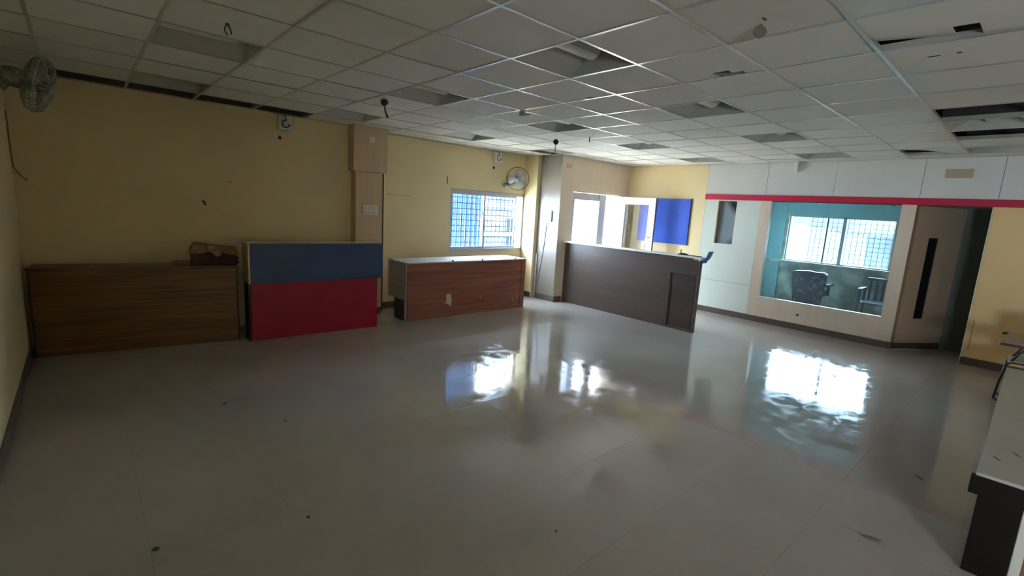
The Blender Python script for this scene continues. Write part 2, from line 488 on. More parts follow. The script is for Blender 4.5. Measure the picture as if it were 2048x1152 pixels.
# open leaf, hinged at x 8.30
lf = MB()
HX, HY = 8.30, 5.96
for a in (((5.82, 5.955), (0.02, 2.045)), ((5.11, 5.257), (0.02, 2.045)), ((5.257, 5.82), (1.905, 2.045)), ((5.257, 5.82), (0.02, 0.75))):
    lf.box(HX - 0.002, HX + 0.035, a[0][0], a[0][1], a[1][0], a[1][1])
d2 = root_struct('door_2')
lf.build('door_leaf', DOORW, d2, bevel=0.003)
MB().box(HX + 0.012, HX + 0.018, 5.257, 5.82, 0.75, 1.905).build('pane', GLASSD, d2)
MB().box(HX - 0.004, HX + 0.0365, 5.100, 5.109, 0.02, 2.045).build('edge_strip', SKIRT, d2)
MB().box(HX - 0.006, HX + 0.001, 5.808, 5.824, 0.75, 1.905).build('pane_edge_strip', GREYPL, d2)  # grey strip along the hinge-side edge of the pane
hp = [(HX - 0.002, 5.175, 1.28), (HX - 0.05, 5.19, 1.285), (HX - 0.065, 5.22, 1.25), (HX - 0.065, 5.235, 1.0), (HX - 0.05, 5.235, 0.93), (HX - 0.002, 5.235, 0.92)]
MB().tube(hp, 0.011, 8).build('door_handle', STEEL, d2)

# cabin door, swung inwards
d3 = root_struct('door_3')
ang = math.atan2(-0.43, 0.69)
def leafpt(u, v, z):     # u along the leaf, v through it
    c, s = math.cos(ang), math.sin(ang)
    return (8.625 + u * c - v * s, 1.215 + u * s + v * c, z)
def leafbox(name, u0, u1, v0, v1, z0, z1, m):
    q = MB(); q.box(u0, u1, v0, v1, z0, z1)
    for v in q.bm.verts:
        v.co = leafpt(*v.co)
    return q.build(name, m, d3)
q = MB().cells([0, 0.245, 0.415, 0.80], [0.10, 0.46, 1.62, 2.05], [(1, 1)], -0.018, 0.018)
for v in q.bm.verts:
    u, z, t = v.co
    v.co = leafpt(u, t, z)
bmesh.ops.recalc_face_normals(q.bm, faces=q.bm.faces)
q.build('door_leaf', mat('tan_door_laminate', (0.46, 0.34, 0.24), 0.4, var=0.08, scale=2), d3)
leafbox('pane', 0.245, 0.415, -0.004, 0.004, 0.46, 1.62, GLASSB)
leafbox('kick_plate', 0.0, 0.80, -0.022, 0.020, 0.01, 0.10, SKIRT)

# ---- cabin behind the glass
w = root_struct('wall_cabin')
cy0, cy1 = 1.3, 4.05
XC = 11.0
MB().box(XC, XC + 0.2, 1.2, 1.80, -0.1, WT).box(XC, XC + 0.2, 1.80, 3.60, -0.1, 0.95).box(XC, XC + 0.2, 3.60, 4.2, -0.1, WT).build('concrete', CONC, w)
MB().box(XC - 0.001, XC + 0.2, 1.80, 3.60, 1.89, WT).box(XC - 0.004, XC, 1.35, 4.02, 1.93, WT).build('lintel', TEAL, w)
MB().box(8.70, XC, 3.98, 4.10, -0.1, WT).build('side_wall', TEAL, w)
MB().box(XC - 0.03, XC, 3.66, 3.98, 0, 2.62).build('pilaster', TEAL, w)
MB().box(XC - 0.55, XC - 0.45, 3.93, 3.98, 0, 2.62).build('reflection_strip', WHITEP, w)  # white strip standing in for a reflection on the cabin glass
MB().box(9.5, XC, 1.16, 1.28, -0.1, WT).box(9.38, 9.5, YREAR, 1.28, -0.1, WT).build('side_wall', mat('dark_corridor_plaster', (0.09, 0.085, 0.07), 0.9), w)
MB().box(XC - 0.06, XC, 1.28, 3.98, 0.90, 0.95).build('sill_ledge', CONC, w)
MB().box(8.69, XC + 0.2, 1.16, 4.1, 2.62, 2.72).build('cabin_ceiling', TEAL, w)
MB().box(8.69, 9.5, YREAR, 1.16, 2.62, 2.72).build('corridor_ceiling', SLABM, w)

# ---- windows
def window(name, x0, x1, z0, z1, y, ysash, mid, mat_f=ALU):
    r = root_struct(name)
    f = MB(); t = 0.05
    f.box(x0, x1, y, y + 0.09, z1 - t, z1).box(x0, x1, y, y + 0.09, z0, z0 + t * 1.3)
    f.box(x0, x0 + t * 0.4, y, y + 0.09, z0, z1).box(x1 - t * 0.6, x1, y, y + 0.09, z0, z1)
    f.build('window_frame', mat_f, r)
    MB().box(x0 - 0.01, x1, y - 0.004, y + 0.001, z1, z1 + 0.012).box(x0 - 0.012, x0, y - 0.004, y + 0.001, z0 - 0.012, z1 + 0.012).box(x0 - 0.012, x1, y - 0.004, y + 0.001, z0 - 0.012, z0).build('gasket', DALU, r)
    for a, b, yy in ((x0 + 0.02, mid + 0.025, y + 0.02), (mid - 0.025, x1 - 0.14, y + 0.05)):
        s = MB(); q = 0.038
        s.box(a, a + q, yy, yy + 0.025, z0 + 0.065, z1 - 0.05).box(b - q, b, yy, yy + 0.025, z0 + 0.065, z1 - 0.05)
        s.box(a + q, b - q, yy, yy + 0.025, z0 + 0.065, z0 + 0.10).box(a + q, b - q, yy, yy + 0.025, z1 - 0.08, z1 - 0.05)
        so = s.build('sash', mat_f, r)
        MB().box(a + q, b - q, yy + 0.010, yy + 0.015, z0 + 0.10, z1 - 0.08).build('pane', GLASSW, so)
    return r


w1 = window('window_1', 4.70, 6.415, 0.865, 1.955, YB2 + 0.005, 0, 5.46)
# grille bars outside window 1
n = 0
for x in [4.76 + 0.1 * k for k in range(17)]:
    MB().box(x - 0.007, x + 0.007, YB2 + 0.165, YB2 + 0.175, 0.87, 1.95).build('grille_bar', GRILL, w1)
for z in [0.93 + 0.1 * k for k in range(11)]:
    MB().box(4.70, 6.41, YB2 + 0.155, YB2 + 0.165, z - 0.006, z + 0.006).build('grille_bar', GRILL, w1)

w2 = root_struct('window_2')          # the cabin's outer window
f = MB(); X0 = XC + 0.03
f.box(X0, X0 + 0.07, 1.80, 3.60, 1.86, 1.90).box(X0, X0 + 0.07, 1.80, 3.60, 0.95, 0.975).box(X0, X0 + 0.07, 3.57, 3.60, 0.95, 1.9).box(X0, X0 + 0.07, 1.80, 1.83, 0.95, 1.9).box(X0, X0 + 0.06, 2.585, 2.645, 0.95, 1.9)
f.build('window_frame', ALU, w2)
MB().box(X0 + 0.03, X0 + 0.035, 1.83, 2.585, 0.975, 1.86).build('pane', GLASSW, w2)
MB().box(X0 + 0.03, X0 + 0.035, 2.645, 3.57, 0.975, 1.86).build('pane', GLASSW, w2)
MB().box(X0 + 0.045, X0 + 0.06, 2.90, 2.925, 0.975, 1.86).build('shutter_stile', FBLUE, w2)
for k in range(16):
    y = 1.86 + 0.09 * k
    MB().box(X0 + 0.125, X0 + 0.133, y - 0.004, y + 0.004, 0.96, 1.89).build('grille_bar', GRILL, w2)
for k in range(11):
    z = 1.01 + 0.085 * k
    MB().box(X0 + 0.118, X0 + 0.125, 1.80, 3.24, z - 0.0035, z + 0.0035).build('grille_bar', GRILL, w2)

w3 = root_struct('window_3')          # cabin glass
MB().box(XR + 0.03, XR + 0.038, 1.402, 3.120, 0.442, 2.06).build('pane', GLASSC, w3)
f = MB(); f.box(XR + 0.0, XR + 0.05, 1.400, 3.122, 0.435, 0.446)
f.build('bottom_bead', ALU, w3)
MB().box(XR + 0.028, XR + 0.03, 1.47, 1.53, 2.035, 2.045).build('glass_clip', BLACK, w3)

w4 = root_struct('window_4')          # hatch in the green-tinted panel
MB().box(XR + 0.055, XR + 0.062, 3.692, 4.018, 1.282, 2.038).build('pane', GLASSH, w4)
MB().box(XR + 0.001, XR + 0.10, 4.000, 4.0195, 1.281, 2.039).build('reveal', WOODR, w4)

# ---- ceiling
ce = root_struct('ceiling')
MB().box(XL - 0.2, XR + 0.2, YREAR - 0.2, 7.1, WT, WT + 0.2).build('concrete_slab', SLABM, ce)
MB().box(XL, XR, YREAR, -0.406, ZC, ZC + 0.02).build('rear_ceiling_board', CEILT, ce)
gx = [1.634 + 0.6 * i for i in range(-3, 12)]
gy = [2.594 + 0.6 * j for j in range(-5, 8)]
cxs = [(-4, XL, gx[0])] + [(i, gx[i + 3], gx[i + 4]) for i in range(-3, 11)] + [(11, gx[-1], XR)]
fixtures = {(-2, 2), (-2, 5), (1, -4), (1, -1), (1, 2), (1, 5), (4, -1), (4, 2), (4, 5), (7, -4), (7, -1), (7, 2), (7, 5), (10, -4), (10, -1), (10, 2)}
open_cells = {(6, -4), (8, -4), (6, -5), (8, -5)}
def ywall(x):
    return YB1 if x < 2.9 else (YB2 if x < 6.42 else YD)
mesh_cache = {}
TT = 0.012
for i, x0, x1 in cxs:
    for j in range(-5, 7):
        y0 = 2.594 + 0.6 * j
        yw = ywall((x0 + x1) / 2)
        y1 = min(y0 + 0.6, yw)
        if y1 - y0 < 0.05:
            continue
        if (i, j) in fixtures or (i, j) in open_cells:
            continue
        if j == 6 and -3 <= i <= 0:
            continue
        X0, X1, Y0, Y1 = x0 + 0.004, x1 - 0.004, y0 + 0.004, y1 - 0.004
        if (i, j) == (2, -4):        # corner lifted, square hole at its far edge
            q = MB().cells([0, 0.25, 0.40, 0.50, 0.55, 0.592], [0, 0.17, 0.27, 0.38, 0.48, 0.592], [(3, 1), (4, 1), (2, 1)], 0, 0.004)
            for v in q.bm.verts:
                v.co.z += 0.055 * max(0, (v.co.x - 0.25) / 0.342) ** 2 * max(0, (v.co.y - 0.1) / 0.492)
            q.build('tile', CEILT, ce, loc=(X0, Y0, ZC + 0.001))
            continue
        if (i, j) == (3, -4):
            q = MB().cells([0, 0.245, 0.275, 0.592], [0, 0.27, 0.295, 0.36, 0.42, 0.592], [(1, 3), (1, 1)], 0, 0.003)
            for f in [f for f in q.bm.faces if False]:
                pass
            q.build('tile', CEILT, ce, loc=(X0, Y0, ZC + 0.001)); continue
        if (i, j) == (2, -2):
            q = MB().cells([0, 0.47, 0.53, 0.592], [0, 0.13, 0.20, 0.31, 0.592], [(2, 1), (1, 2), (2, 2)], 0, 0.003)
            q.build('tile', CEILT, ce, loc=(X0, Y0, ZC + 0.001)); continue
        if (i, j) == (2, 0):
            q = MB().cells([0, 0.55, 0.592], [0, 0.24, 0.31, 0.592], [(1, 1)], 0, 0.003)
            q.build('tile', CEILT, ce, loc=(X0, Y0, ZC + 0.001)); continue
        if (i, j) == (10, -3):
            q = MB().cells([0, 0.25, 0.40, 0.50, 0.592], [0, 0.15, 0.3, 0.45, 0.592], [], 0, TT)
            for v in q.bm.verts:
                v.co.z += 0.09 * max(0, (v.co.x - 0.1) / 0.492) * max(0, (v.co.y - 0.1) / 0.492)
            q.build('tile', CEILT, ce, loc=(X0, Y0, ZC + 0.001))
            continue
        key = (round(X1 - X0, 3), round(Y1 - Y0, 3), random.random() < 0.25)
        if key not in mesh_cache:
            o = MB().box(0, key[0], 0, key[1], 0, TT).build('tile', CEILT2 if key[2] else CEILT, ce, loc=(X0, Y0, ZC))
            mesh_cache[key] = o.data
        else:
            o = bpy.data.objects.new('tile', mesh_cache[key]); COL.objects.link(o); o.parent = ce; o.location = (X0, Y0, ZC)
        o.location.z = ZC + 0.001
        a = 0.0022
        o.rotation_euler = (random.uniform(-a, a), random.uniform(-a, a), 0)
for x in gx:
    MB().box(x - 0.011, x + 0.011, -0.406, ywall(x) - 0.001, ZC - 0.003, ZC - 0.0005).box(x - 0.0008, x + 0.0008, -0.406, ywall(x) - 0.001, ZC, ZC + 0.035).build('grid_bar', TBAR, ce)
for j in range(-5, 7):
    y = 2.594 + 0.6 * j
    xe = XR if y < YD else 6.42
    MB().box(XL, xe - 0.001, y - 0.011, y + 0.011, ZC - 0.0035, ZC - 0.001).box(XL, xe - 0.001, y - 0.0008, y + 0.0008, ZC, ZC + 0.035).build('grid_bar', TBAR, ce)
def angle_bar(x0, x1, y0, y1):
    MB().box(x0, x1, y0, y1, ZC - 0.004, ZC - 0.0005).build('wall_angle', TBAR, ce)
angle_bar(XL, 2.845, YB1 - 0.022, YB1 - 0.001)
angle_bar(3.35, 6.41, YB2 - 0.022, YB2 - 0.001)
angle_bar(6.50, 8.60, YD - 0.022, YD - 0.001)
angle_bar(XR - 0.022, XR - 0.001, -0.406, YD - 0.03)
angle_bar(XL + 0.001, XL + 0.022, -0.406, YB1 - 0.03)

# ---- outside
gnd = st(MB().box(-12, 40, 7.2, 40, -3.2, -3.0).box(11.4, 40, -20, 7.2, -3.2, -3.0).build('ground', GROUND))
bal = MB(); bal.box(4.0, 11.0, YD + 1.15, YD + 3.0, -0.12, 0.0); bal.box(6.63, 8.8, YD + 0.16, YD + 1.15, -0.12, 0.0)  # balcony floor out of view, widened to bounce sunlight indoors
bal.box(-3.2, XL - 0.2, -6.0, 1.0, -0.12, 0.0)  # unseen slab by the side opening, added to bounce sunlight up inside
st(bal.build('floor_balcony_bounce', GROUND))
b = thing('building', 'white rendered building facing the grilled window, ribbed by long ledges', 'building', (10, 14, -3))
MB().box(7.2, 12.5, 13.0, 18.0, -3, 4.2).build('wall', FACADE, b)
for k in range(5):
    MB().box(7.1, 12.6, 12.75, 13.0, -1.3 + k * 1.0, -1.18 + k * 1.0).build('ledge', mat('weathered_ledge', (0.13, 0.14, 0.15), 0.8, spec=0.03), b)
for k in range(3):
    MB().box(8.0 + 1.7 * k, 8.7 + 1.7 * k, 12.96, 13.02, 0.3, 1.3).build('window', mat('dark_window', (0.008, 0.012, 0.016), 0.5, spec=0.03), b)  # plain dark windows on the facade
b = thing('shed', 'blue clad shed seen through the grille at one side of the window', 'building', (4.9, 9.6, -3))
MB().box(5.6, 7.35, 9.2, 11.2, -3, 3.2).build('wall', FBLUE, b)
for k in range(12):
    MB().box(5.65 + 0.145 * k, 5.68 + 0.145 * k, 9.17, 9.2, -3, 3.2).build('rib', FBLUE, b)
tag(MB().box(8.96, 9.24, 7.55, 7.85, 0, 3.6).build('outside_column', mat('blue_grey_column', (0.05, 0.06, 0.085), 0.8, spec=0.03)), 'blue-grey column outside, seen through the glazed door beside the counter', 'column')
b = thing('awning', 'pale green awning beyond the cabin window', 'awning', (17, 3, 0))
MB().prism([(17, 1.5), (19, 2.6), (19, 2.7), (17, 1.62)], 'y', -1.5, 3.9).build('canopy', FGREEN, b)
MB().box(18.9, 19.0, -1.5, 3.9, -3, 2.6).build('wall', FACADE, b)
b = thing('building', 'low pale building beyond the cabin window', 'building', (17, 6, -3))
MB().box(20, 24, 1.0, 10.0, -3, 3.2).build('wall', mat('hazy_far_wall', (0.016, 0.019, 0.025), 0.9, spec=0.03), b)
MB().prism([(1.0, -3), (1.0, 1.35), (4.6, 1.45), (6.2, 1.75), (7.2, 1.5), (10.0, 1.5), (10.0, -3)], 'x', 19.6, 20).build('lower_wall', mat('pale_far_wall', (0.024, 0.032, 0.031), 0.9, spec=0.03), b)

# ================================================================== THINGS
# ---- counter against the left of the back wall
t = thing('wooden_counter', 'long amber wood-grain counter against the yellow wall, cartons on top', 'counter', (0.455, 6.15, 0), math.atan2(-0.25, 1.74))
def tb(name, x0, x1, y0, y1, z0, z1, m, par, bevel=0.003):
    """box in the local space of a thing"""
    o = MB().box(x0, x1, y0, y1, z0, z1).build(name, m, par, bevel=bevel, loc=(0, 0, 0))
    return o
tb('front_panel', -0.86, 0.82, 0.0, 0.02, 0.0, 0.845, WOOD1, t)
tb('side_panel', -0.878, -0.86, 0.0, 0.30, 0.0, 0.845, DARKW, t)
tb('side_panel', 0.82, 0.838, 0.0, 0.40, 0.0, 0.845, DARKW, t)
o = tb('top', -0.885, 0.842, -0.012, 0.32, 0.848, 0.87, CREAML, t)
o.data.materials.clear(); o.data.materials.append(WOOD1)

# carton with papers on it
cz = 0.872
t = thing('carton', 'crushed brown cardboard carton with maroon sides lying on the amber counter', 'carton', (1.11, 6.27, cz), -0.10)
q = MB().prism([(-0.23, 0.0), (0.21, 0.0), (0.235, 0.02), (0.21, 0.035), (0.225, 0.075), (0.20, 0.10), (-0.22, 0.13), (-0.235, 0.09), (-0.225, 0.05)], 'y', -0.12, 0.12)
q.build('box_body', CARDD, t, loc=(0, 0, 0))
q = MB().prism([(-0.24, 0.12), (-0.235, 0.17), (-0.19, 0.235), (-0.10, 0.225), (-0.085, 0.13)], 'y', -0.13, 0.11)
q.build('flap', CARD, t, loc=(0, 0, 0))
q = MB().prism([(-0.09, 0.145), (-0.085, 0.223), (0.05, 0.20), (0.185, 0.185), (0.205, 0.185), (0.22, 0.10), (0.12, 0.115), (0.0, 0.15), (-0.03, 0.13)], 'y', -0.135, 0.10)
q.build('flap', CARD, t, loc=(0, 0, 0))
MB().box(-0.205, -0.175, -0.134, -0.130, 0.17, 0.20).build('sticker', PAPER, t, loc=(0, 0, 0))
q = MB().prism([(-0.035, 0.13), (-0.02, 0.145), (0.03, 0.14), (0.06, 0.12), (0.02, 0.09), (0.0, 0.09)], 'y', -0.142, -0.136)
q.build('torn_paper', PAPER, t, loc=(0, 0, 0))
q = MB().prism([(-0.075, 0.215), (-0.06, 0.217), (0.0, 0.203), (-0.02, 0.175), (-0.06, 0.17)], 'y', -0.1385, -0.1355)
q.build('torn_paper', PAPER, t, loc=(0, 0, 0))
tag(MB().box(0.72, 0.90, 6.32, 6.44, cz, cz + 0.022).build('wood_offcut', WOODR, bevel=0.002), 'small orange-brown wood offcut lying beside the crushed carton', 'offcut')

# ---- red and blue reception desk
t = thing('reception_desk', 'reception desk with a navy blue upper box over a crimson front panel', 'desk', (2.145, 5.875, 0), -0.04)
tb('front_panel', -0.76, 0.75, 0.0, 0.02, 0.0, 0.668, REDL, t)
tb('side_panel', -0.785, -0.762, 0.02, 0.24, 0.0, 0.668, DARKW, t)
tb('side_panel', 0.735, 0.75, 0.02, 0.30, 0.0, 0.668, REDL, t)
tb('upper_front', -0.765, 0.815, -0.018, 0.0, 0.668, 1.128, BLUEL, t)
tb('upper_side', -0.785, -0.765, -0.016, 0.30, 0.668, 1.128, CREAML, t)
tb('upper_side', 0.80, 0.815, 0.0, 0.30, 0.668, 1.128, BLUEL, t)
tb('ledge_top', -0.785, 0.815, 0.0, 0.30, 1.110, 1.130, CREAML, t)
tb('inner_panel', -0.76, 0.80, 0.285, 0.30, 0.668, 1.108, CREAML, t)
tb('worktop', -0.76, 0.735, 0.05, 0.50, 0.70, 0.72, CREAML, t)

# ---- reddish wood counter with the peeled patch
t = thing('wooden_counter', 'reddish wood counter with a dusty white top and a peeled patch on its front', 'counter', (4.51, 5.90, 0))
XA, XB = 3.365, 5.665
def wb(name, x0, x1, y0, y1, z0, z1, m, bevel=0.002):
    return MB().box(x0, x1, y0, y1, z0, z1).build(name, m, t, bevel=bevel)
wb('front_panel', XA + 0.02, XB - 0.09, 5.90, 5.92, 0.0, 0.825, WOOD3)
wb('end_stile', XB - 0.089, XB, 5.888, 5.92, 0.0, 0.825, WOOD3)
# side with a step: upper part full, lower part recessed dark kick
q = MB().prism([(5.92, 0.0), (5.955, 0.0), (5.955, 0.30), (6.42, 0.30), (6.42, 0.825), (5.92, 0.825)], 'x', XA, XA + 0.02)
q.build('side_panel', mat('grey_beige_laminate', (0.42, 0.37, 0.30), 0.45, var=0.05, scale=4), t)
wb('kick_board', XA + 0.004, XA + 0.02, 5.957, 6.25, 0.0, 0.298, DARKW)
wb('side_groove', XA - 0.003, XA, 6.05, 6.30, 0.46, 0.468, DARKW)
wb('side_panel', XB - 0.02, XB, 5.92, 6.42, 0.0, 0.825, WOOD3)
wb('top', XA - 0.005, XB + 0.01, 5.885, 6.44, 0.828, 0.846, DUSTW)
for xx in (4.15, 4.72, 5.43):
    MB().lathe([(0.016, 0), (0.016, 0.012), (0.008, 0.018)], (xx, 5.905, 0.8455), seg=12).build('screw_cap', BLACK, t)
pp = [(4.02, 0.19), (4.06, 0.215), (4.075, 0.25), (4.068, 0.33), (4.09, 0.345), (4.13, 0.347), (4.155, 0.335), (4.158, 0.28), (4.17, 0.235), (4.166, 0.19), (4.148, 0.145), (4.13, 0.17), (4.09, 0.20), (4.05, 0.205)]
MB().prism([(x - 0.02, z) for x, z in pp], 'y', 5.8985, 5.901).build('peeled_patch', TORN, t)
MB().prism([(5.40, 0.15), (5.425, 0.152), (5.43, 0.165), (5.405, 0.168)], 'y', 5.8985, 5.901).build('chip', TORN, t)
MB().prism([(4.70, 0.23), (4.74, 0.245), (4.73, 0.25), (4.695, 0.236)], 'y', 5.8985, 5.901).build('scuff', TORN, t)

# ---- long dark counter in front of the glazed door
t = thing('long_counter', 'tall dark brown counter with a thin white top in front of the glazed door', 'counter', (6.72, 4.6, 0))
# front made with the recessed service panel
q = MB().cells([3.30, 3.345, 3.735, 3.75, 5.94], [0.0, 0.035, 0.68, 0.85, 1.118], [(1, 1), (1, 2), (2, 2)], 0, 0.02)
for v in q.bm.verts:
    y, z, x = v.co
    v.co = (6.715 + x, y, z)
bmesh.ops.recalc_face_normals(q.bm, faces=q.bm.faces)
q.build('front_panel', WOOD4, t)
MB().box(6.729, 6.74, 3.34, 3.76, 0.03, 0.86).build('recessed_panel', wood('recess_shade_veneer', (0.050, 0.030, 0.024), (0.070, 0.042, 0.034), (2, .35, 5), 0.4), t)  # veneer darkened so the colour carries the recess shade
DG = mat('groove_shade', (0.02, 0.013, 0.01), 0.7)  # near-black lines drawn as the shade of the recess outline
MB().box(6.7125, 6.7152, 3.748, 3.757, 0.03, 0.68).build('groove_line', SKIRT, t)
MB().box(6.7125, 6.7152, 3.330, 3.757, 0.850, 0.858).build('groove_line', DG, t)
MB().box(6.7125, 6.7152, 3.333, 3.341, 0.03, 0.85).build('groove_line', DG, t)
MB().box(6.706, 6.765, 3.285, 3.30, 0.0, 1.118).build('end_panel', WOOD4, t, bevel=0.002)
MB().box(6.742, 6.765, 5.90, 5.94, 0.0, 1.118).build('end_panel', WOOD4, t)
MB().box(6.75, 6.765, 3.31, 5.90, 0.0, 1.118).build('back_panel', WOOD4, t)
MB().box(6.766, 7.24, 3.80, 5.90, 0.70, 0.72).build('worktop', CREAML, t)
for y_ in (3.82, 5.86):
    MB().box(6.766, 7.22, y_, y_ + 0.02, 0.0, 0.70).build('gable', CREAML, t)
# thin white top with a rounded near end that folds down
pts = [(3.30, 1.085), (3.275, 1.10), (3.272, 1.122), (3.285, 1.138), (3.31, 1.142), (5.95, 1.142), (5.95, 1.120), (3.315, 1.120), (3.30, 1.11)]
MB().prism(pts, 'x', 6.66, 6.82).build('top', DOORW, t)
MB().prism([(3.335, 1.117), (3.42, 1.117), (3.385, 1.095), (3.335, 1.098)], 'x', 6.711, 6.7145).build('chip', TORN, t)
# blue flexible sheet over the end
pr = []
for k in range(7):
    a = k / 6
    pr.append((3.262 - 0.075 * a, 1.09 + 0.14 * a - 0.03 * math.sin(a * math.pi)))
pr2 = [(x + 0.006, z + 0.006) for x, z in pr][::-1]
tag(MB().prism([(3.272, 1.055), *pr, *pr2, (3.279, 1.075)], 'x', 6.72, 6.86).build('plastic_sheet', mat('blue_plastic_sheet', (0.05, 0.16, 0.50), 0.35)), 'curved blue plastic sheet sticking up at the open end of the long dark counter', 'sheet')
t = thing('tape_dispenser', 'small black dispenser with an upright pin on the white counter top', 'dispenser', (6.78, 3.60, 1.143))
MB().prism([(3.52, 1.143), (3.69, 1.143), (3.68, 1.155), (3.64, 1.172), (3.57, 1.168), (3.53, 1.153)], 'x', 6.75, 6.80).build('base', BLACK, t, bevel=0.002)
MB().tube([(6.775, 3.65, 1.165), (6.775, 3.652, 1.225)], 0.009, 8).build('pin', GREYPL, t)
tag(MB().tube([(6.77, 3.51, 1.150), (6.765, 3.45, 1.149), (6.76, 3.40, 1.149), (6.76, 3.31, 1.150)], 0.006, 6).build('cable', BLACK), 'black cable trailing along the white counter top towards the blue sheet', 'cable')

# ---- blue pin board
t = thing('pin_board', 'large royal blue pin board on the yellow wall behind the open door', 'board', (8.59, 5.09, 1.6))
MB().box(8.575, 8.598, 4.535, 5.645, 1.185, 2.05).build('board', BLUEB, t, bevel=0.003)
MB().box(8.572, 8.599, 4.530, 4.536, 1.18, 2.055).build('edge_strip', GRILL, t)

# ---- wall fittings
def junction_box(x, z, yw, label, dx):
    t = thing('exhaust_outlet', label, 'wall fitting', (x, yw, z))
    MB().box(x - 0.075, x + 0.075, yw - 0.07, yw - 0.001, z - 0.09, z + 0.09).build('box', WHITEP, t, bevel=0.006)
    a = []
    for k in range(13):
        u = math.radians(70 + 290 * k / 12)
        a.append((x + 0.005 + 0.04 * math.cos(u), yw - 0.078, z - 0.012 + 0.045 * math.sin(u)))
    a = [(x - 0.01, yw - 0.075, z + 0.09), (x + 0.01, yw - 0.078, z + 0.06)] + a + [(x + 0.06, yw - 0.078, z - 0.03)]
    MB().tube(a, 0.006, 6).build('wire_loop', BLACK, t)
    MB().tube([(x - dx, yw - 0.05, z - 0.09), (x - dx, yw - 0.05, z - 0.17)], 0.0025, 6).build('pull_cord', WHITEP, t)
    MB().lathe([(0.006, 0), (0.018, -0.008), (0.020, -0.03), (0.012, -0.042)], (x - dx, yw - 0.05, z - 0.165), seg=12).build('cord_knob', BLACK, t)
    return t
junction_box(2.00, 2.58, YB1, 'off-white outlet box with a black wire loop above the blue and red desk', 0.06)
junction_box(5.66, 2.57, YB2, 'white outlet box with a wire loop high above the grilled window', 0.08)

t = thing('switch_board', 'cream six-module switch board on the pillar face', 'switch', (3.095, 6.52, 1.543))
MB().box(2.985, 3.215, 6.505, 6.519, 1.475, 1.61).build('plate', WHITEP, t, bevel=0.003)
for r_ in range(2):
    for c_ in range(3):
        x = 3.005 + 0.065 * c_; z = 1.488 + 0.060 * r_
        MB().box(x, x + 0.052, 6.501, 6.506, z, z + 0.048).build('switch', WHITE2, t, bevel=0.001)
t = thing('blank_plate', 'small square cream plate high on the upper pillar casing', 'plate', (3.107, 6.49, 2.52))
MB().box(3.062, 3.15, 6.478, 6.489, 2.475, 2.555).build('plate', WHITEP, t, bevel=0.003)
MB().box(3.08, 3.132, 6.474, 6.479, 2.49, 2.54).build('insert', WHITE2, t)
tag(MB().box(6.607, 6.735, YD - 0.012, YD - 0.001, 2.465, 2.545).build('blank_plate', LAM, bevel=0.003), 'small beige cover plate high up beside the second pillar corner', 'plate')
t = thing('wall_router', 'white box on the pillar side with a cable hanging below', 'box', (6.5, 6.255, 1.57))
MB().box(6.47, 6.499, 6.13, 6.375, 1.48, 1.685).build('casing', WHITEP, t, bevel=0.005)
MB().tube([(6.485, 6.25, 1.48), (6.49, 6.26, 1.3), (6.488, 6.29, 1.0), (6.492, 6.35, 0.6), (6.492, 6.40, 0.30)], 0.006, 6).build('cable', GREYPL, t)
tag(MB().tube([(6.40, 6.78, 0.99), (6.38, 6.72, 0.93), (6.37, 6.65, 0.94), (6.40, 6.58, 0.98), (6.405, 6.53, 1.04)], 0.005, 6).build('cable', GREYPL), 'thin grey cable curling out beside the window corner', 'cable')
tag(MB().tube([(6.408, 6.70, 1.37), (6.406, 6.62, 1.35), (6.408, 6.54, 1.352)], 0.003, 6).build('wire', GREYPL), 'short pale wire on the narrow yellow return beside the window', 'wire')
# marks and fixings on the yellow walls
tag(MB().tube([(1.085, YB1 - 0.004, 1.565), (1.10, YB1 - 0.012, 1.545), (1.112, YB1 - 0.006, 1.515)], 0.011, 8).build('wall_plug', DARKW), 'dark broken wall plug above the crushed carton', 'wall plug')
tag(MB().tube([(1.355, YB1 - 0.003, 1.806), (1.40, YB1 - 0.003, 1.80)], 0.004, 6).build('nail', DARKW), 'small nail in the yellow wall up from the wall plug', 'nail')
tag(MB().box(4.617, 4.629, YB2 - 0.006, YB2, 2.025, 2.155).build('bracket_strip', SKIRT), 'short upright dark strip on the yellow wall above the window corner', 'strip')
tag(MB().prism([(3.53, 1.800), (3.74, 1.795), (3.97, 1.782), (3.97, 1.775), (3.74, 1.779), (3.53, 1.786)], 'y', YB2 - 0.012, YB2).build('cable_trunking', LAM), 'faint horizontal ridge on the yellow wall between pillar and window', 'trunking')
tag(MB().box(8.583, 8.599, 0.74, 1.01, 2.422, 2.536).build('air_vent_cover', mat('brown_vent_board', (0.42, 0.33, 0.24), 0.6)), 'flat brown rectangular vent cover on the off-white panel above the doorway', 'vent')
t = thing('wall_bracket', 'small off-white bracket under the ceiling over the cabin glass', 'bracket', (8.59, 2.82, 2.6))
MB().box(8.52, 8.599, 2.785, 2.855, 2.52, 2.683).build('bracket', WHITEP, t, bevel=0.003)
tag(MB().lathe([(0.004, 0.0), (0.019, 0.004), (0.019, 0.006), (0.006, 0.008)], (8.594, 2.475, 0.245), (-1, 0, 0), 10).build('cable_knockout', BLACK), 'small black cable knockout in the beige panel under the cabin glass', 'knockout')

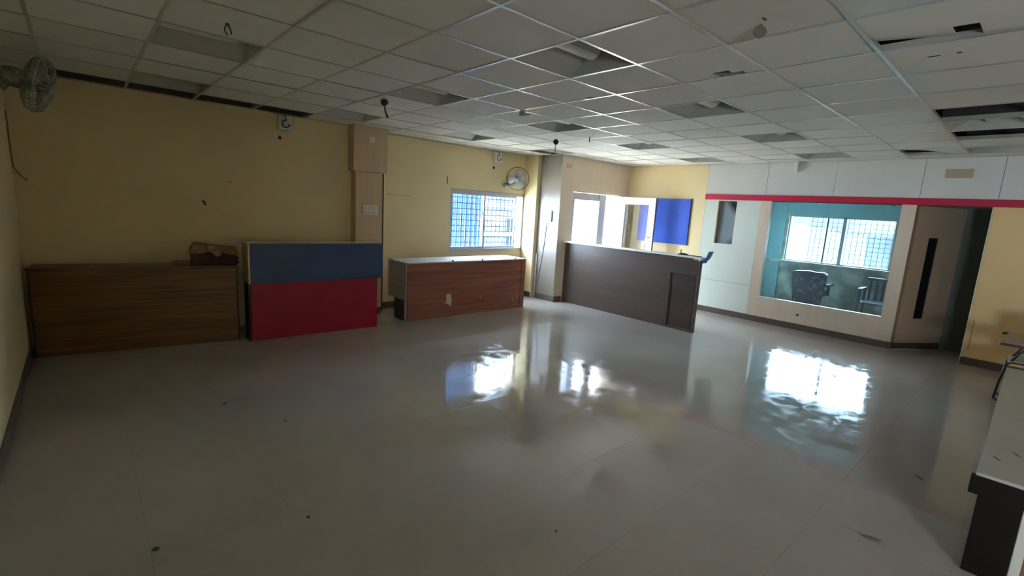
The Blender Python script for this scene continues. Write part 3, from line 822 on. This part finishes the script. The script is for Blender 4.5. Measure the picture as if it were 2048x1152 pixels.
# ---- wall fans
def wall_fan(name, label, base, centre, face, cage_mat, wire_r, R=0.21, nw=26, blade_m=None, hub_m=None, arm=True):
    """face: direction the fan looks"""
    t = thing(name, label, 'fan', base)
    c = Vector(centre); fdir = Vector(face).normalized()
    q = Vector((0, 0, 1)).rotation_difference(fdir)
    up = q @ Vector((1, 0, 0)); sd = q @ Vector((0, 1, 0))
    def pt(r, a, h):
        return c + (up * math.cos(a) + sd * math.sin(a)) * r + fdir * h
    m = MB()
    for k in range(nw):
        a = 2 * math.pi * k / nw
        for sgn in (1, -1):
            m.tube([pt(0.05, a, 0.075 * sgn), pt(0.13, a, 0.070 * sgn), pt(0.185, a, 0.045 * sgn), pt(R, a, 0.0)], wire_r, 4)
    m.build('guard', cage_mat, t)
    m = MB(); m.tube([pt(R, 2 * math.pi * k / 36, 0) for k in range(36)], 0.006, 6, closed=True)
    m.build('guard_rim', GRILL if cage_mat is not DUSTY else DUSTY, t)
    for k in range(3):
        m = MB(); a0 = 2 * math.pi * k / 3 + 0.4
        rows = []
        for i in range(6):
            r = 0.035 + (R - 0.065) * i / 5
            wdt = 0.35 + 0.28 * math.sin(math.pi * (i + 1) / 7)
            rows.append([m.bm.verts.new(pt(r, a0 - wdt, 0.018)), m.bm.verts.new(pt(r, a0, 0.004)), m.bm.verts.new(pt(r, a0 + wdt, -0.018))])
        for A, B in zip(rows, rows[1:]):
            for s_ in range(2):
                m.bm.faces.new((A[s_], A[s_ + 1], B[s_ + 1], B[s_])).smooth = True
        o = m.build('blade', blade_m, t)
        sd_ = o.modifiers.new('solid', 'SOLIDIFY'); sd_.thickness = 0.004
    MB().lathe([(0.02, -0.02), (0.04, 0.0), (0.045, 0.06), (0.035, 0.085), (0.01, 0.095)], c, fdir, 20).build('hub', hub_m, t)
    MB().lathe([(0.03, -0.20), (0.06, -0.19), (0.072, -0.14), (0.07, -0.07), (0.05, -0.035)], c, fdir, 20).build('motor', hub_m if cage_mat is not DUSTY else DUSTY, t)
    mot = c - fdir * 0.14
    b = Vector(base)
    MB().tube([mot, mot.lerp(b, 0.4) + Vector((0, 0, -0.07)), b + (mot - b).normalized() * 0.06, b], [0.03, 0.032, 0.035, 0.045], 10).build('bracket', hub_m if cage_mat is not DUSTY else DUSTY, t)
    return t
FANB = mat('translucent_fan_blade', (0.50, 0.51, 0.48), 0.35)
FANC = mat('pale_fan_wire', (0.52, 0.56, 0.64), 0.4)
FANH = mat('blue_grey_fan_hub', (0.24, 0.31, 0.38), 0.35)
f2 = wall_fan('wall_fan', 'blue-grey wall fan above the grilled window', (5.86, 6.82, 2.08), (6.01, 6.60, 2.225), (-0.67, -0.72, -0.15), FANC, 0.0011, R=0.205, nw=30, blade_m=FANB, hub_m=FANH)
f1 = wall_fan('wall_fan', 'dusty wall fan facing across the room on the left wall', (-0.44, 5.2, 2.40), (-0.165, 5.15, 2.385), (0.965, -0.10, -0.24), DUSTY, 0.0032, R=0.205, nw=34, blade_m=DUSTY, hub_m=DUSTY)
tag(MB().tube([(-0.443, 6.50, 2.30), (-0.443, 6.55, 2.0), (-0.442, 6.62, 1.80), (-0.40, 6.665, 1.72), (-0.36, 6.674, 1.68)], 0.006, 6).build('cable', mat('dusty_cable', (0.22, 0.20, 0.13), 0.6)), 'dusty fan cable hanging down the corner beside the left wall fan', 'cable')

# ---- ceiling light fixtures
SHADEH = mat('bay_shade_paint', (0.03, 0.024, 0.020), 0.8)  # near-black so the open bays beside it read as unlit
def fixture(i, j, label):
    x0, x1 = 1.634 + 0.6 * i, 2.234 + 0.6 * i
    y0, y1 = 2.594 + 0.6 * j, 3.194 + 0.6 * j
    cx, cy = (x0 + x1) / 2, (y0 + y1) / 2
    t = thing('ceiling_light', label, 'ceiling light', (cx, cy, ZC), group='recessed ceiling lights')
    e = 0.0035; a, b = x0 + e, x1 - e; c, d = y0 + e, y1 - e; zt = ZC + 0.16
    # reflector trough: two sloping planes up to the ridge beside the lamp cover
    m = MB()
    P = [(c, ZC), (c + 0.17, zt - 0.03), (cy, zt), (d - 0.17, zt - 0.03), (d, ZC)]
    for (ya, za), (yb, zb) in zip(P, P[1:]):
        m.prism([(ya, za), (yb, zb), (yb, zb + 0.004), (ya, za + 0.004)], 'x', a, b)
    m.build('reflector', FIXM, t)
    for xx in (a, b - 0.004):
        MB().prism(P, 'x', xx, xx + 0.004).build('end_plate', FIXM, t)
    h = MB(); e2 = 0.002; zh = ZC + 0.175  # dark shell added to make neighbouring open bays look dark
    h.box(x0 + e2, x1 - e2, y0 + e2, y0 + e2 + 0.0012, ZC + 0.001, zh).box(x0 + e2, x1 - e2, y1 - e2 - 0.0012, y1 - e2, ZC + 0.001, zh)
    h.box(x0 + e2, x0 + e2 + 0.0012, y0 + e2, y1 - e2, ZC + 0.001, zh).box(x1 - e2 - 0.0012, x1 - e2, y0 + e2, y1 - e2, ZC + 0.001, zh).box(x0 + e2, x1 - e2, y0 + e2, y1 - e2, zh, zh + 0.002)
    h.build('shade_housing', SHADEH, t)
    ring = []
    for k in range(13):
        u = math.pi * k / 12
        ring.append((cy + 0.075 * math.cos(u), zt - 0.035 - 0.075 * math.sin(u)))
    MB().prism(ring, 'x', a + 0.004, b - 0.11).build('lamp_cover', FIXC, t)
    return t
LBL = {(-2, 2): 'recessed light nearest the left wall fan, in the second row from the wall', (-2, 5): 'recessed light beside the open ceiling strip above the amber counter',
       (1, -4): 'recessed light cut by the upper frame edge near the lifted tile', (1, -1): 'largest recessed light, with its curved lamp cover showing, mid-ceiling',
       (1, 2): 'recessed light just beyond the black ball pendant with one cord', (1, 5): 'recessed light close to the upper pillar casing',
       (4, -1): 'recessed light with a domed cover between the torn tile hole and the door wall', (4, 2): 'recessed light beside the grey clip on the ceiling grid',
       (4, 5): 'recessed light above the yellow wall between pillar and window', (7, -4): 'recessed light between the two dark open ceiling bays',
       (7, -1): 'recessed light with domed cover in front of the cabin partition', (7, 2): 'recessed light above the far half of the long dark counter',
       (7, 5): 'recessed light behind the black ball with two wires', (10, -4): 'recessed light against the partition over the vent cover',
       (10, -1): 'recessed light against the partition over the cabin glass', (10, 2): 'recessed light in the far corner above the blue pin board'}
for k in sorted(fixtures):
    if k == (7, 5):
        continue
    fixture(*k, LBL[k])
# the last one is half hidden by the pillar wall: short version up to the wall line
t = thing('ceiling_light', LBL[(7, 5)], 'ceiling light', (6.1, 5.8, ZC), group='recessed ceiling lights')
MB().box(5.84, 6.43, 5.60, 5.93, ZC + 0.10, ZC + 0.105).build('reflector', FIXM, t) if False else None
MB().prism([(5.60, ZC), (5.72, ZC + 0.12), (5.82, ZC + 0.12), (5.94, ZC), (5.94, ZC + 0.004), (5.82, ZC + 0.125), (5.72, ZC + 0.125), (5.60, ZC + 0.004)], 'x', 5.84 , 6.43).build('reflector', FIXM, t) if False else None
MB().prism([(5.60, ZC), (5.72, ZC + 0.10), (5.84, ZC + 0.10), (5.952, ZC), (5.952, ZC + 0.004), (5.84, ZC + 0.104), (5.72, ZC + 0.104), (5.60, ZC + 0.004)], 'x', 5.838, 6.43).build('reflector', FIXM, t)
MB().prism([(5.60, ZC), (5.72, ZC + 0.10), (5.84, ZC + 0.10), (5.952, ZC)], 'x', 6.426, 6.43).build('end_plate', FIXM, t)

# junction box above the open bay
tag(MB().box(5.55, 5.78, 0.15, 0.42, ZC + 0.12, ZC + 0.20).build('duct_box', GREYPL, bevel=0.006), 'grey box lying above the dark open ceiling bay', 'box')

# ---- things hanging from the ceiling
t = thing('pendant_holder', 'black ball holder with a single hanging cord near the pillar', 'lamp holder', (2.333, 4.60, ZC))
MB().lathe([(0.02, -0.002), (0.035, -0.012), (0.036, -0.04), (0.022, -0.058), (0.008, -0.062)], (2.333, 4.60, ZC - 0.004), seg=16).build('holder', BLACK, t)
MB().tube([(2.333, 4.60, ZC - 0.06), (2.345, 4.60, ZC - 0.12), (2.372, 4.60, ZC - 0.175)], [0.006, 0.009, 0.011], 8).build('cord', DARKW, t)
t = thing('pendant_holder', 'black ball holder with two hanging wires before the far pillar', 'lamp holder', (5.065, 4.81, ZC))
MB().lathe([(0.01, 0.0), (0.033, -0.015), (0.040, -0.04), (0.033, -0.065), (0.01, -0.078)], (5.065, 4.81, ZC - 0.004), seg=16).build('holder', BLACK, t)
for dx in (-0.018, 0.012):
    MB().tube([(5.065, 4.81, ZC - 0.075), (5.062 + dx, 4.81, ZC - 0.14), (5.058 + dx * 1.4, 4.81, ZC - 0.205)], 0.004, 6).build('wire', BLACK, t)
t = thing('loose_wires', 'pair of short black wires poking from a tile near the left wall fan', 'wires', (0.738, 3.49, ZC))
MB().tube([(0.738, 3.49, ZC), (0.725, 3.49, ZC - 0.02), (0.722, 3.49, ZC - 0.045), (0.738, 3.49, ZC - 0.068)], 0.0035, 6).build('wire', BLACK, t)
MB().tube([(0.738, 3.49, ZC), (0.752, 3.49, ZC - 0.025), (0.758, 3.49, ZC - 0.055)], 0.0038, 6).build('wire', BLACK, t)
MB().lathe([(0.012, 0), (0.010, -0.006)], (0.738, 3.49, ZC - 0.001), seg=10).build('hole_ring', BLACK, t)
t = thing('grid_clip', 'grey metal clip with a loose tail on the ceiling grid crossing', 'clip', (3.516, 3.84, ZC))
MB().box(3.47, 3.52, 3.80, 3.85, ZC - 0.05, ZC - 0.004).build('clip', GREYPL, t, bevel=0.004)
MB().tube([(3.50, 3.83, ZC - 0.03), (3.56, 3.80, ZC - 0.025), (3.61, 3.79, ZC - 0.015)], 0.008, 6).build('tail', GREYPL, t)
t = thing('torn_flap', 'torn grey tile scrap hanging like a leaf near the upper ceiling', 'scrap', (2.648, 1.142, ZC))
fp = [(0, 0.0), (0.03, -0.02), (0.045, -0.045), (0.03, -0.07), (0.0, -0.085), (-0.03, -0.075), (-0.045, -0.05), (-0.028, -0.022)]
m = MB()
d_ = Vector((RX.x, RX.y, 0)).normalized()
A = [m.bm.verts.new(Vector((2.63, 1.13, ZC - 0.004)) + d_ * u * 0.8 + Vector((0, 0, v * 0.8))) for u, v in fp]
m.bm.faces.new(A)
o = m.build('scrap', mat('olive_grey_scrap', (0.12, 0.115, 0.09), 0.8), t); s_ = o.modifiers.new('solid', 'SOLIDIFY'); s_.thickness = 0.004
MB().box(2.56, 2.60, 1.09, 1.10, ZC - 0.003, ZC - 0.0005).build('slit', DARKW, t)
t = thing('sprinkler_wires', 'two thin pale wires dangling by the bright ceiling grid lines', 'wires', (4.79, 3.9, ZC))
MB().tube([(4.70, 3.62, ZC), (4.71, 3.62, ZC - 0.03), (4.735, 3.63, ZC - 0.08)], 0.004, 6).build('wire', WHITE2, t)
MB().tube([(4.78, 3.92, ZC), (4.782, 3.92, ZC - 0.06)], 0.003, 6).build('wire', WHITE2, t)
tag(MB().tube([(5.12, 4.25, ZC), (5.12, 4.25, ZC - 0.07)], 0.007, 8).build('hanging_stub', BLACK), 'short black stub hanging under a bright cross of ceiling grid', 'stub')
for k, (x, y, lab) in enumerate([(4.9, 5.6, 'thin dark slit in the ceiling near the yellow wall'), (4.05, 5.0, 'dark slit in the ceiling between two recessed lights'), (7.9, 0.75, 'short dark nick in a ceiling tile near the open bays')]):
    tag(MB().box(x - 0.05, x + 0.05, y - 0.006, y + 0.006, ZC - 0.0025, ZC + 0.0005).build('ceiling_slit', DARKW), lab, 'slit')

# ---- cabin contents
t = thing('office_chair', 'dark blue dust-marked upholstered office chair behind the cabin glass', 'chair', (10.35, 2.83, 0))
pts = [(2.60, 0.22), (3.06, 0.22), (3.09, 0.45), (3.12, 0.70), (3.13, 0.79), (3.08, 0.835), (2.95, 0.845), (2.86, 0.86), (2.74, 0.845), (2.60, 0.85), (2.54, 0.82), (2.545, 0.74), (2.57, 0.45)]
MB().prism(pts, 'x', 10.12, 10.24).build('backrest', LEATH, t, bevel=0.03)
MB().box(10.20, 10.72, 2.62, 3.05, 0.36, 0.48).build('seat', LEATH, t, bevel=0.03)
for s_, y in ((1, 2.56), (-1, 3.08)):
    MB().box(10.24, 10.66, y - 0.03, y + 0.03, 0.58, 0.63).box(10.40, 10.46, y - 0.025, y + 0.025, 0.40, 0.58).build('armrest', LEATH, t, bevel=0.012)
MB().tube([(10.45, 2.83, 0.08), (10.45, 2.83, 0.36)], 0.03, 12).build('gas_stem', BLACK, t)
for k in range(5):
    a = 2 * math.pi * k / 5 + 0.3
    MB().tube([(10.45, 2.83, 0.09), (10.45 + 0.27 * math.cos(a), 2.83 + 0.27 * math.sin(a), 0.06)], [0.025, 0.016], 8).build('leg', BLACK, t)
    MB().lathe([(0.005, -0.02), (0.028, -0.018), (0.028, 0.018), (0.005, 0.02)], (10.45 + 0.27 * math.cos(a), 2.83 + 0.27 * math.sin(a), 0.028), (math.sin(a), -math.cos(a), 0), 12).build('castor', BLACK, t)
t = thing('plastic_chair', 'blue-grey moulded plastic armchair at the edge of the cabin glass', 'chair', (10.3, 1.80, 0))
def cbox(name, *a):
    return MB().box(*a).build(name, CHAIRP, t, bevel=0.006)
cbox('seat', 10.08, 10.50, 1.50, 2.00, 0.40, 0.43)
for x_ in (10.08, 10.46):
    for y_ in (1.48, 1.98):
        cbox('leg', x_, x_ + 0.04, y_ - 0.0, y_ + 0.045, 0.0, 0.42)
for y_ in (1.48, 1.98):
    cbox('armrest', 10.06, 10.50, y_ - 0.01, y_ + 0.055, 0.635, 0.665)
    cbox('arm_post', 10.08, 10.12, y_ + 0.0, y_ + 0.045, 0.42, 0.64)
    cbox('arm_post', 10.45, 10.49, y_ + 0.0, y_ + 0.045, 0.42, 0.64)
for k in range(5):
    cbox('back_slat', 10.50, 10.52, 1.54 + 0.095 * k, 1.58 + 0.095 * k, 0.43, 0.80)
cbox('back_rail', 10.49, 10.53, 1.50, 2.0, 0.78, 0.84)
m = MB()
for k in range(30):
    x, y = random.uniform(9.4, 9.9), random.uniform(1.5, 3.4)
    s_ = random.uniform(0.04, 0.12); h = random.uniform(0.02, 0.10)
    m.box(x, x + s_, y, y + s_ * 1.5, 0, h, None, random.uniform(0, 3))
o = m.build('rubble', LEATH); o['label'] = 'dark debris strewn on the cabin floor under the chairs'; o['category'] = 'debris'; o['kind'] = 'stuff'

# ---- low bench at the right foreground
bz = 0.535
BLK2 = mat('black_brown_laminate', (0.009, 0.007, 0.005), 0.6, spec=0.15)
t = thing('low_bench', 'long low bench with a light grey top and black end panel', 'bench', (3.25, -0.25, 0))
def bb(name, m, *a, bevel=0.003):
    return MB().box(*a).build(name, m, t, bevel=bevel)
bb('top', BENCH, 3.235, 6.15, -0.62, 0.035, bz - 0.018, bz)
bb('apron', BLK2, 3.232, 3.26, -0.62, 0.050, bz - 0.115, bz - 0.0185)
bb('end_panel', BLK2, 3.245, 3.27, -0.145, 0.012, 0.0, bz - 0.117)
bb('edge_strip', WHITEP, 3.240, 3.275, -0.185, -0.147, 0.0, bz - 0.117)
bb('inner_panel', WOODR, 3.255, 3.27, -0.62, -0.187, 0.0, bz - 0.117)
bb('side_rail', BLK2, 3.27, 6.12, 0.0, 0.02, bz - 0.115, bz - 0.0185)
bb('end_panel', BLK2, 6.10, 6.13, -0.62, 0.012, 0.0, bz - 0.0185)
for i_, (x0, y0, x1, y1) in enumerate([(3.50, 0.02, 3.58, -0.03), (3.62, -0.05, 3.60, -0.16), (3.66, -0.01, 3.70, -0.10)]):
    MB().box(x0, x0 + 0.05, y1, y1 + 0.012, bz, bz + 0.0012, None, 0.5).build('scuff', SKIRT, t)

# ---- tablet-arm chair beyond the bench
t = thing('tablet_chair', 'tubular steel chair with a brown writing tablet beyond the low bench', 'chair', (7.25, -0.15, 0))
MB().prism([(6.62, 0.085), (6.60, 0.12), (6.66, 0.13), (7.25, 0.085), (7.25, -0.32), (6.64, -0.32), (6.60, -0.29)], 'z', 0.675, 0.700).build('writing_tablet', TABW, t, bevel=0.003)
MB().box(6.60, 6.68, -0.30, 0.115, 0.655, 0.674).build('tablet_edge', DARKW, t)
MB().tube([(7.21, 0.125, 0.69), (7.26, 0.07, 0.69)], 0.012, 8).build('tablet_stub', BLACK, t)
MB().box(6.98, 7.40, -0.46, 0.045, 0.425, 0.455).build('seat', SEATP, t, bevel=0.012)
for x_, sgn in ((6.99, 1), (7.28, -1)):
    yy = 0.085
    MB().tube([(x_, -0.45, 0.012), (x_, 0.055, 0.012), (x_, yy, 0.03), (x_ , yy - 0.012, 0.20), (x_, yy - 0.035, 0.40), (x_, yy - 0.07, 0.435), (x_, -0.20, 0.44), (x_, -0.45, 0.435)], 0.012, 8).build('leg', TUBE, t)
for x_ in (6.99, 7.28):
    MB().tube([(x_, 0.02, 0.44), (x_ + 0.02, -0.03, 0.54), (x_ + 0.04, -0.10, 0.61), (x_ + 0.06, -0.22, 0.66)], 0.011, 8).build('arm_tube', TUBE, t)
MB().prism([(7.36, 0.45), (7.44, 0.86), (7.46, 0.86), (7.385, 0.45)], 'y', -0.46, -0.10).build('backrest', SEATP, t)

# ---- bits lying on the floor
m = MB()
lp = [(-0.055, 0.0), (-0.02, 0.014), (0.03, 0.018), (0.058, 0.0), (0.03, -0.012), (-0.02, -0.010)]
A = [m.bm.verts.new((u, v, 0.004 + 0.006 * (abs(u) / 0.05))) for u, v in lp]
c0 = m.bm.verts.new((0, 0.002, 0.003))
for k in range(len(A)):
    m.bm.faces.new((A[k], A[(k + 1) % len(A)], c0))
o = m.build('dry_leaf', LEAFD, loc=(3.135, 0.374, 0.0)); o.rotation_euler = (0, 0, math.radians(-72))
s_ = o.modifiers.new('solid', 'SOLIDIFY'); s_.thickness = 0.002
tag(o, 'dry olive leaf lying on the glossy floor near the low bench', 'leaf')
tag(MB().tube([(4.27, 0.335, 0.004), (4.22, 0.285, 0.004)], 0.004, 6).build('twig', BLACK), 'short black twig on the floor before the low bench', 'twig')
tag(MB().tube([(6.77, 3.42, 0.004), (6.795, 3.37, 0.004)], 0.005, 6).build('splinter', DARKW), 'dark splinter on the floor at the foot of the long counter', 'splinter')
for x, y, r, m_, lab in [(1.052, 3.608, 0.010, BLACK, 'tiny black pebble on the floor in front of the crimson desk'), (0.767, 4.192, 0.014, DARKW, 'small brown chip on the floor before the amber counter'),
                         (0.799, 2.379, 0.010, BLACK, 'tiny black chip on the darker near floor'), (0.16, 2.567, 0.016, mat('dark_teal_bit', (0.01, 0.06, 0.06), 0.5), 'dark teal blob on the floor near the left wall'),
                         (1.784, 1.488, 0.007, BLACK, 'tiny black speck on the near floor, nearest the photographer'), (3.089, 3.001, 0.007, BLACK, 'tiny speck on the floor between the two window reflections'),
                         (6.35, 1.35, 0.014, DARKW, 'small dark crumb on the sunlit floor before the doorway')]:
    tag(MB().lathe([(r, 0.0), (r * 0.8, r * 0.4), (r * 0.3, r * 0.55)], (x, y, 0.0), seg=8).build('floor_crumb', m_), lab, 'crumb')
